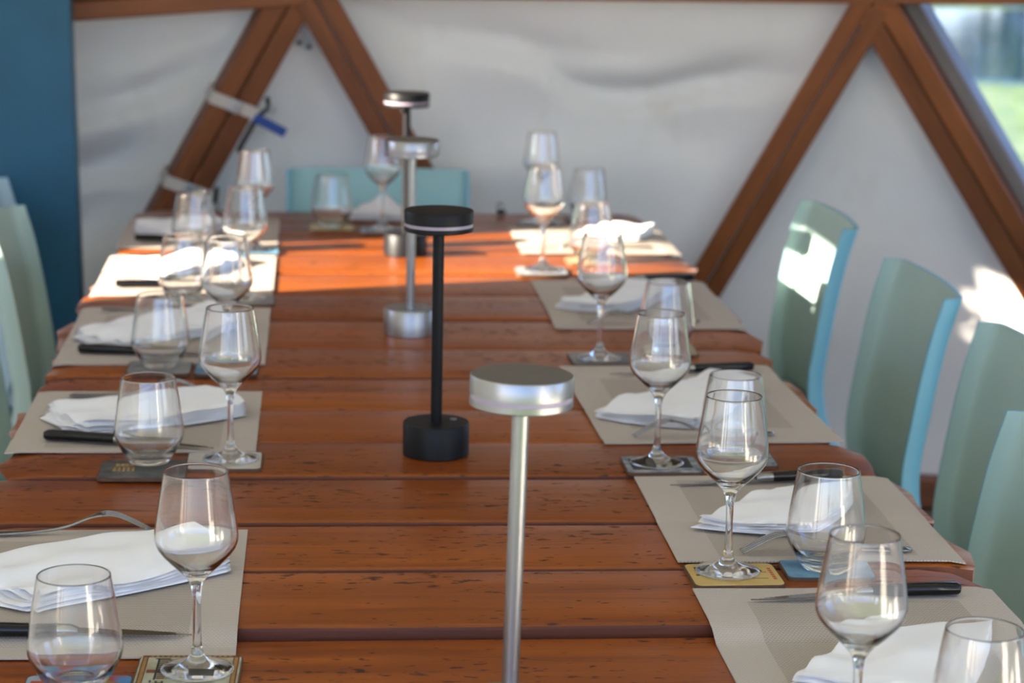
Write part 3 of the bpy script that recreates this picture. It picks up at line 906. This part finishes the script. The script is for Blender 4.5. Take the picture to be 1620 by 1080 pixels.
# ------------------------------------------------------------------ napkins
def napkin(q00, q10, q11, q01, label, layers=4, seed=0, lift=0.0, th=0.0030, tip=0.0, mat_z=None):
    """folded cloth: stacked plies of one quad footprint, the hem (left side) ruffled and stepped"""
    r = random.Random(seed)
    Q = [Vector((*p, 0)) for p in (q00, q10, q11, q01)]
    c = sum(Q, Vector())/4
    nu, nv = 30, 20
    V, F = [], []
    ph = r.uniform(0, 6)
    for l in range(layers):
        k0 = len(V)
        sh = 0.0035*(layers-1-l)
        for side in (0, 1):
            for j in range(nv+1):
                for i in range(nu+1):
                    u, v = i/nu, j/nv
                    un, vn = 2*u-1, 2*v-1
                    # soften the corners of the footprint
                    uu = 0.5+0.5*un*math.sqrt(1-0.13*vn*vn*un*un)
                    vv = 0.5+0.5*vn*math.sqrt(1-0.13*vn*vn*un*un)
                    p = (Q[0]*(1-uu)+Q[1]*uu)*(1-vv)+(Q[3]*(1-uu)+Q[2]*uu)*vv
                    d = (p-c)
                    p = p+d*(-0.02*(l/layers))
                    # hem steps at u=0, gentle bow of the far side
                    p = p+(Q[0]-Q[1]).normalized()*sh*(1-u)**3*(0.6+0.4*math.sin(7*v+l*2+ph))
                    p = p+(Q[3]-Q[0]).normalized()*0.010*math.sin(math.pi*u)*(1 if v > 0.5 else -0.25)*abs(vn)
                    e = max(abs(un), abs(vn))
                    round_ = math.sqrt(max(0.0, 1-max(0, (e-0.93)/0.07)**2))
                    hem = (1-u)**2
                    z = l*th+0.0016*hem*math.sin(16*v+l*1.7+ph)*(l+0.5)*0.5
                    z += 0.0045*l/layers*noise.noise(Vector((p.x*16, p.y*16, seed)))*2
                    z += 0.007*l/layers*math.sin(math.pi*u)*math.sin(math.pi*v)
                    z += lift*u*u*(0.4+0.6*v)*((l+1)/layers)+tip*math.exp(-((u-0.5)**2*18+(v-0.75)**2*10))*(l+1)/layers
                    z = max(z, l*0.0012)
                    half = 0.5*th*0.92*round_
                    z = z+0.5*th+(half if side else -half)
                    V.append((p.x-c.x, p.y-c.y, max(z, 0.0)))
        M = (nu+1)*(nv+1)
        for j in range(nv):
            for i in range(nu):
                a = k0+j*(nu+1)+i
                F.append((M+a, M+a+1, M+a+nu+2, M+a+nu+1))
                F.append((a, a+nu+1, a+nu+2, a+1))
        rim = [i for i in range(nu+1)]+[j*(nu+1)+nu for j in range(1, nv+1)]+[nv*(nu+1)+i for i in range(nu-1, -1, -1)]+[j*(nu+1) for j in range(nv-1, 0, -1)]
        for a, b in zip(rim, rim[1:]+rim[:1]): F.append((k0+a, k0+b, k0+M+b, k0+M+a))
    z = (max(rest(c.y-0.1), rest(c.y), rest(c.y+0.1))+0.0042) if mat_z is None else mat_z
    o = mesh('napkin', V, F, 'napkin_cloth', None, True, loc=(c.x, c.y, z))
    return tag(o, label, 'napkin', 'folded white napkins')
NL = [((-.470, 2.335), (-.252, 2.480), (-.300, 2.605), (-.570, 2.470)), ((-.485, 3.092), (-.256, 3.235), (-.320, 3.345), (-.558, 3.235)), ((-.485, 3.690), (-.288, 3.885), (-.345, 4.040), (-.578, 3.800)),
      ((-.455, 4.345), (-.298, 4.550), (-.370, 4.620), (-.572, 4.460)), ((-.485, 4.850), (-.355, 4.990), (-.400, 5.090), (-.568, 4.970))]
NR = [((.296, 2.115), (.455, 2.050), (.552, 2.262), (.405, 2.252)), ((.287, 2.640), (.432, 2.603), (.530, 2.770), (.415, 2.802)), ((.228, 3.220), (.372, 3.140), (.526, 3.405), (.455, 3.505)),
      ((.262, 4.072), (.385, 4.015), (.522, 4.240), (.450, 4.335)), ((.385, 4.920), (.530, 4.865), (.582, 4.980), (.500, 5.010))]
for i, q in enumerate(NL):
    napkin(*q, f'white folded napkin, {ORD[i]} on the left side', 5, 20+i, 0.006, 0.0042 if i < 2 else 0.0034)
for i, q in enumerate(NR):
    napkin(*q, f'white folded napkin, {ORD[i]} on the right side', 5, 40+i, 0.010, 0.0032)
napkin((-.115, 5.170), (.050, 5.150), (.045, 5.300), (-.055, 5.310), 'white folded napkin at the head of the table', 4, 60, 0.0, 0.0034, 0.03, TT+0.0025)

# ------------------------------------------------------------------ cutlery
def make_knife():
    e = empty('steak_knife')
    h = sweep('handle', [(0.0, 0, 0.0075), (0.004, 0, 0.0078), (0.03, 0.001, 0.0082), (0.07, 0, 0.0080), (0.100, 0, 0.0078)], [(0.0075, 0.0052), (0.0098, 0.0066), (0.0092, 0.0068), (0.0088, 0.0064), (0.0090, 0.0062)], 'black_handle', e, 14, True, 3.2, sharp=50)
    sweep('tang', [(0.001, 0.0, 0.0080), (0.05, 0.0, 0.0084), (0.100, 0, 0.0080)], [(0.0102, 0.0009), (0.0103, 0.0009), (0.0097, 0.0009)], 'steel', h, 8, False)
    sweep('bolster', [(0.100, 0, 0.0078), (0.114, 0, 0.0076), (0.122, 0, 0.0070)], [(0.0090, 0.0062), (0.0088, 0.0058), (0.0080, 0.0030)], 'steel', e, 14, True, 3.0, sharp=50)
    # serrated blade lying on its flat
    up, lo = [], []
    n = 40
    for k in range(n+1):
        t = k/n
        x = 0.120+0.118*t
        w1 = 0.0085*(1-t**3.2)
        w0 = -0.0085*(1-t**2.0)+(0.0007 if k % 2 else 0.0)*(1 if t > 0.12 else 0)
        up.append((x, w1)); lo.append((x, w0))
    V, F = [], []
    for (x, a), (_, b) in zip(up, lo):
        z = 0.0066-(x-0.12)*0.036
        V += [(x, a, z+0.0008), (x, a, z-0.0008), (x, b, z-0.0002), (x, b, z+0.0002)]
    for k in range(n):
        i = 4*k
        F += [(i, i+3, i+7, i+4), (i+1, i+5, i+6, i+2), (i, i+4, i+5, i+1), (i+2, i+6, i+7, i+3)]
    F += [(0, 1, 2, 3)]
    mesh('blade', V, F, 'steel', e)
    return e
def make_fork():
    e = empty('dinner_fork')
    zc = [(0, .0035), (.03, .0032), (.07, .0040), (.105, .0085), (.135, .0200), (.150, .0235), (.165, .0215), (.185, .0120), (.203, .0020)]
    xs = [i*0.150/24 for i in range(25)]
    sec = []
    for x in xs:
        w = crom([(0, .0065), (.008, .0095), (.03, .0080), (.07, .0045), (.11, .0032), (.128, .0045), (.142, .0095), (.150, .0118)], x)
        sec.append((w, crom([(0, .0011), (.07, .0016), (.12, .0018), (.150, .0012)], x)))
    sweep('handle', [(x, 0, crom(zc, x)) for x in xs], sec, 'steel', e, 12, True)
    for k in range(4):
        y = (k-1.5)*0.0063
        tx = [0.148+i*0.055/9 for i in range(10)]
        sweep('tine', [(x, y*(1-0.06*i/9), crom(zc, x)) for i, x in enumerate(tx)], [(0.0019*(1-0.45*i/9), 0.0010*(1-0.3*i/9)) for i in range(10)], 'steel', e, 6, True)
    return e
knife0, fork0 = make_knife(), make_fork()
used = {}
def lay(proto, start, end, label, cat, grp, flip=False):
    key = proto.name
    o = proto if key not in used else copy_tree(proto)
    used[key] = 1
    y = (start[1]+end[1])/2
    z = max(rest(start[1]), rest(end[1]), rest(y))+0.0034
    o.location = (start[0], start[1], z)
    o.rotation_euler = (0, 0, math.atan2(end[1]-start[1], end[0]-start[0]))
    tag(o, label, cat, grp)
KL = [((-.532, 2.283), (-.293, 2.277)), ((-.536, 3.093), (-.30, 3.035)), ((-.549, 3.680), (-.315, 3.642)), ((-.542, 4.290), (-.305, 4.300)), ((-.548, 4.850), (-.32, 4.815))]
KR = [((.543, 2.388), (.295, 2.366)), ((.525, 2.880), (.281, 2.843)), ((.530, 3.552), (.28, 3.512)), ((.570, 4.390), (.33, 4.360)), ((.562, 5.050), (.33, 5.020))]
FL = [((-.565, 2.636), (-.362, 2.655)), ((-.532, 3.366), (-.33, 3.385)), ((-.545, 4.045), (-.345, 4.055)), ((-.545, 4.625), (-.345, 4.635)), ((-.545, 5.135), (-.345, 5.130))]
FR = [None, ((.532, 2.556), (.325, 2.552)), ((.480, 3.126), (.270, 3.108)), ((.512, 3.962), (.298, 3.945)), ((.548, 4.792), (.345, 4.770))]
for i in range(5):
    lay(knife0, *KL[i], f'black handled steak knife, {ORD[i]} on the left side', 'knife', 'black handled steak knives')
    lay(knife0, *KR[i], f'black handled steak knife, {ORD[i]} on the right side', 'knife', 'black handled steak knives')
    lay(fork0, *FL[i], f'steel fork lying tines down, {ORD[i]} on the left side', 'fork', 'steel dinner forks')
    if FR[i]: lay(fork0, *FR[i], f'steel fork lying tines down, {[0, "nearest", "second nearest", "third nearest", "farthest"][i]} in view on the right side', 'fork', 'steel dinner forks')

# ------------------------------------------------------------------ chairs
PROF = [(0.0, 0.175), (0.20, 0.105), (0.33, 0.058), (0.41, 0.016), (0.50, 0.0), (0.60, 0.010), (0.75, 0.036), (0.83, 0.058)]
def prof(z): return crom(PROF, z)
HALF = 0.212
def shell_part(name, z0, z1, nz, section, parent, mats, th=0.007):
    """U-section of the back swept up the S-profile: section = (dx, y) centre line points; inner skin aqua, outer skin and rim blue"""
    m = len(section)
    nr = []
    for i in range(m):
        a, b = section[max(i-1, 0)], section[min(i+1, m-1)]
        t = Vector((b[0]-a[0], b[1]-a[1])).normalized()
        nr.append(Vector((t.y, -t.x)))            # points to +x (outer) when the section runs towards +y
    V, F, I = [], [], []
    for k in range(nz+1):
        z = z0+(z1-z0)*k/nz
        for side in (0, 1):
            for (dx, y), n in zip(section, nr):
                h = th/2*(1 if side else -1)
                V.append((prof(z)+dx+n.x*h, y+n.y*h, z))
    W = 2*m
    for k in range(nz):
        for i in range(m-1):
            a = k*W+i
            F.append((a, a+W, a+W+1, a+1)); I.append(0)
            b = a+m
            F.append((b, b+1, b+W+1, b+W)); I.append(1)
        for i in (0, m-1):
            a = k*W+i
            F.append((a, a+m, a+m+W, a+W) if i == 0 else (a, a+W, a+m+W, a+m)); I.append(1)
    for k in (0, nz):
        for i in range(m-1):
            a = k*W+i
            F.append((a, a+1, a+m+1, a+m) if k == 0 else (a, a+m, a+m+1, a+1)); I.append(1)
    return mesh(name, V, F, mats, parent, True, I, sharp=50)
def make_chair(mats):
    e = empty('dining_chair')
    side = [(-0.030, -HALF-0.002), (-0.020, -HALF-0.001), (-0.010, -HALF+0.001), (-0.003, -HALF+0.005), (0.002, -HALF+0.012), (0.005, -HALF+0.022)]
    mid = [(0.005+0.014*math.cos(math.pi*y/(2*0.19)), y) for y in [-0.15+0.03*i for i in range(11)]]
    full = side+mid+[(a, -b) for a, b in reversed(side)]
    shell_part('backrest', 0.405, 0.83, 26, full, e, mats)
    leg = side+[(0.008, -HALF+0.036)]
    shell_part('leg', 0.0, 0.405, 14, leg, e, mats)
    shell_part('leg', 0.0, 0.405, 14, [(a, -b) for a, b in reversed(leg)], e, mats)
    # seat: shallow pan with turned-down sides
    V, F, I = [], [], []
    nx, cs = 12, [(-0.205, -0.034), (-0.207, -0.016), (-0.201, -0.004), (-0.188, 0.0), (-0.10, -0.003), (0, -0.005), (0.10, -0.003), (0.188, 0.0), (0.201, -0.004), (0.207, -0.016), (0.205, -0.034)]
    m = len(cs)
    for k in range(nx+1):
        t = k/nx
        x = -0.415+0.430*t
        zz = 0.445-0.018*t*t-0.030*max(0, 0.12-t)/0.12*0.8
        for s in (0, 1):
            for y, dz in cs:
                V.append((x, y*(1-0.02*(1-t))-(0.006*s*(1 if y > 0 else -1) if abs(y) > 0.19 else 0), zz+dz-0.007*s*(1 if dz > -0.01 else 0.2)))
    W = 2*m
    for k in range(nx):
        for i in range(m-1):
            a = k*W+i
            F.append((a, a+W, a+W+1, a+1)); I.append(0)
            F.append((a+m, a+m+1, a+m+W+1, a+m+W)); I.append(1)
        for i in (0, m-1):
            a = k*W+i
            F.append((a, a+m, a+m+W, a+W)); I.append(0)
    for k in (0, nx):
        for i in range(m-1):
            a = k*W+i
            F.append((a, a+1, a+m+1, a+m)); I.append(0)
    mesh('seat', V, F, mats, e, True, I, sharp=50)
    for s in (-1, 1):
        v, f = [], []
        for z, w, x in ((0.0, 0.013, -0.385), (0.40, 0.020, -0.375)):
            v += [(x-w, s*0.178-w, z), (x+w, s*0.178-w, z), (x+w, s*0.178+w, z), (x-w, s*0.178+w, z)]
        f = [(0, 3, 2, 1), (4, 5, 6, 7), (0, 1, 5, 4), (1, 2, 6, 5), (2, 3, 7, 6), (3, 0, 4, 7)]
        bev(mesh('leg', v, f, mats[1], e), 0.004)
    return e
PROTO = {'two': make_chair(['chair_aqua', 'chair_blue'])}
for k, m in (('sage', ['chair_aqua', 'chair_aqua']), ('pale', ['chair_pale', 'chair_pale']), ('teal', ['chair_teal', 'chair_blue'])): PROTO[k] = make_chair(m)
seen = set()
CH = [(0.878, 4.785, 0.0, 'aqua and blue moulded chair on the right, farthest, with a sunlit patch on its back'),
      (0.876, 4.000, 0.0, 'aqua and blue moulded chair on the right, second from the back'),
      (0.878, 3.372, 0.0, 'aqua moulded chair on the right, third from the back, partly cut off'),
      (0.735, 2.740, 0.0, 'aqua moulded chair pushed in at the right edge, nearest of that side'),
      (-0.020, 5.425, math.pi/2, 'aqua moulded chair at the head of the table, facing the camera'),
      (-0.746, 4.610, math.pi, 'pale aqua moulded chair on the left beside the blue post'),
      (-0.838, 5.048, math.pi, 'pale blue moulded chair on the left, farthest, only its top corner showing'),
      (-0.738, 3.850, math.pi, 'dark aqua moulded chair at the left edge, nearest of that side')]
for i, (x, y, r, lb) in enumerate(CH):
    k = 'two' if i < 4 else 'teal' if i == 4 else ('pale' if i == 6 else 'sage')
    o = PROTO[k] if k not in seen else copy_tree(PROTO[k])
    seen.add(k)
    o.location = (x, y, 0)
    o.rotation_euler = (0, 0, r)
    tag(o, lb, 'chair', 'moulded plastic chairs round the table')

# ------------------------------------------------------------------ straps and small fittings
def strap(t, label, tagged):
    """band round the double beam A-F0 at fraction t"""
    ax = (F0-A).normalized()
    p = A.lerp(F0, t)
    out = ((A+F0)/2-CEN); out.z *= 0.25
    out = (out-ax*out.dot(ax)).normalized()
    sd = ax.cross(out).normalized()
    if sd.z < 0: sd = -sd
    e = empty('ratchet_strap', p)
    tag(e, label, 'strap', 'straps round the slanting beam')
    M = Matrix((ax, sd, out)).transposed().to_4x4()
    W, D_ = 0.056, 0.046
    V, F = [], []
    loop = [(-W, -D_), (W, -D_), (W, D_), (-W, D_)]
    hw, tk = 0.015, 0.003
    for s in (0, 1):
        for x in (-hw, hw):
            for a, b in loop:
                V.append((x+0.12*a, a+(tk if a > 0 else -tk)*s, b+(tk if b > 0 else -tk)*s))
    for i in range(4):
        j = (i+1) % 4
        F += [(i, j, 4+j, 4+i), (8+i, 12+i, 12+j, 8+j), (i, 8+i, 8+j, j), (4+i, 4+j, 12+j, 12+i)]
    b = mesh('band', V, F, 'strap_white', e)
    b.matrix_local = M
    v, f = boxv(-0.016, 0.016, -0.014, 0.012, -D_-0.014, -D_-0.003)
    o = mesh('buckle', v, f, 'buckle_metal', e)
    bev(o, 0.003)
    o.matrix_local = M
    sgn = 1 if sd.x > 0 else -1
    if tagged:
        v, f = boxv(-0.013, 0.010, 0, 0.085, -0.002, 0.002)
        o = mesh('blue_tail', v, f, 'tag_blue', e)
        o.matrix_local = Matrix.Translation(Vector((0, 0, 0))) @ M @ Matrix.Translation(Vector((0.004, sgn*W if sgn > 0 else -W-0.085, -D_-0.003)))
    y = (W+0.010)*sgn
    o = sweep('cord', [(-0.05, y, -0.02), (-0.03, y+0.014*sgn, -0.03), (0.0, y, -0.034), (0.06, y, -0.03), (0.10, y-0.002, -0.02)] if tagged else [(-0.03, y, -0.02), (0.0, y+0.01*sgn, -0.03), (0.02, y, -0.02)], [(0.006, 0.006)]*(5 if tagged else 3), 'black_rubber', e, 8)
    o.matrix_local = M
    o = lathe('hook', [(0, -0.010), (0.007, -0.008), (0.010, 0), (0.007, 0.008), (0, 0.010)], 'buckle_metal', e, 12)
    o.matrix_local = M @ Matrix.Translation(Vector((-0.03 if tagged else 0.01, y+0.022*sgn, -0.03)))
strap(0.236, 'white strap with buckle and blue tail round the slanting left beam, upper one', True)
strap(0.395, 'pale strap with grey buckle low on the slanting left beam', False)
# eyelets in the tarpaulin under the left crossing
for i, (x, z, lb) in enumerate([(-0.214, 1.125, 'small metal eyelet under the left beam crossing, left one'), (-0.192, 1.115, 'small metal eyelet under the left beam crossing, right one')]):
    e = empty('eyelet', (x, 5.585, z))
    tag(e, lb, 'eyelet', 'eyelets in the tarpaulin')
    o = lathe('ring', [(0.005, -0.002), (0.010, -0.003), (0.011, 0.0), (0.010, 0.003), (0.005, 0.002), (0.005, -0.002)], 'buckle_metal', e, 16)
    o.rotation_euler = (math.pi/2, 0, 0)
    o = lathe('knot', [(0, -0.006), (0.006, -0.003), (0.006, 0.003), (0, 0.006)], 'black_rubber', e, 10)
    o.location = (0.006, -0.004, -0.004)
# small dark clip at the far end of the table
e = empty('cloth_clip', (0.262, 5.285, TT+0.001))
tag(e, 'small dark clip standing at the far end of the table', 'clip')
v, f = boxv(-0.010, 0.010, -0.006, 0.006, 0, 0.012)
bev(mesh('body', v, f, 'black_rubber', e), 0.002)
sweep('lever', [(-0.008, 0, 0.012), (-0.012, 0, 0.022), (-0.004, 0, 0.026), (0.006, 0, 0.022)], [(0.004, 0.002)]*4, 'black_rubber', e, 8)
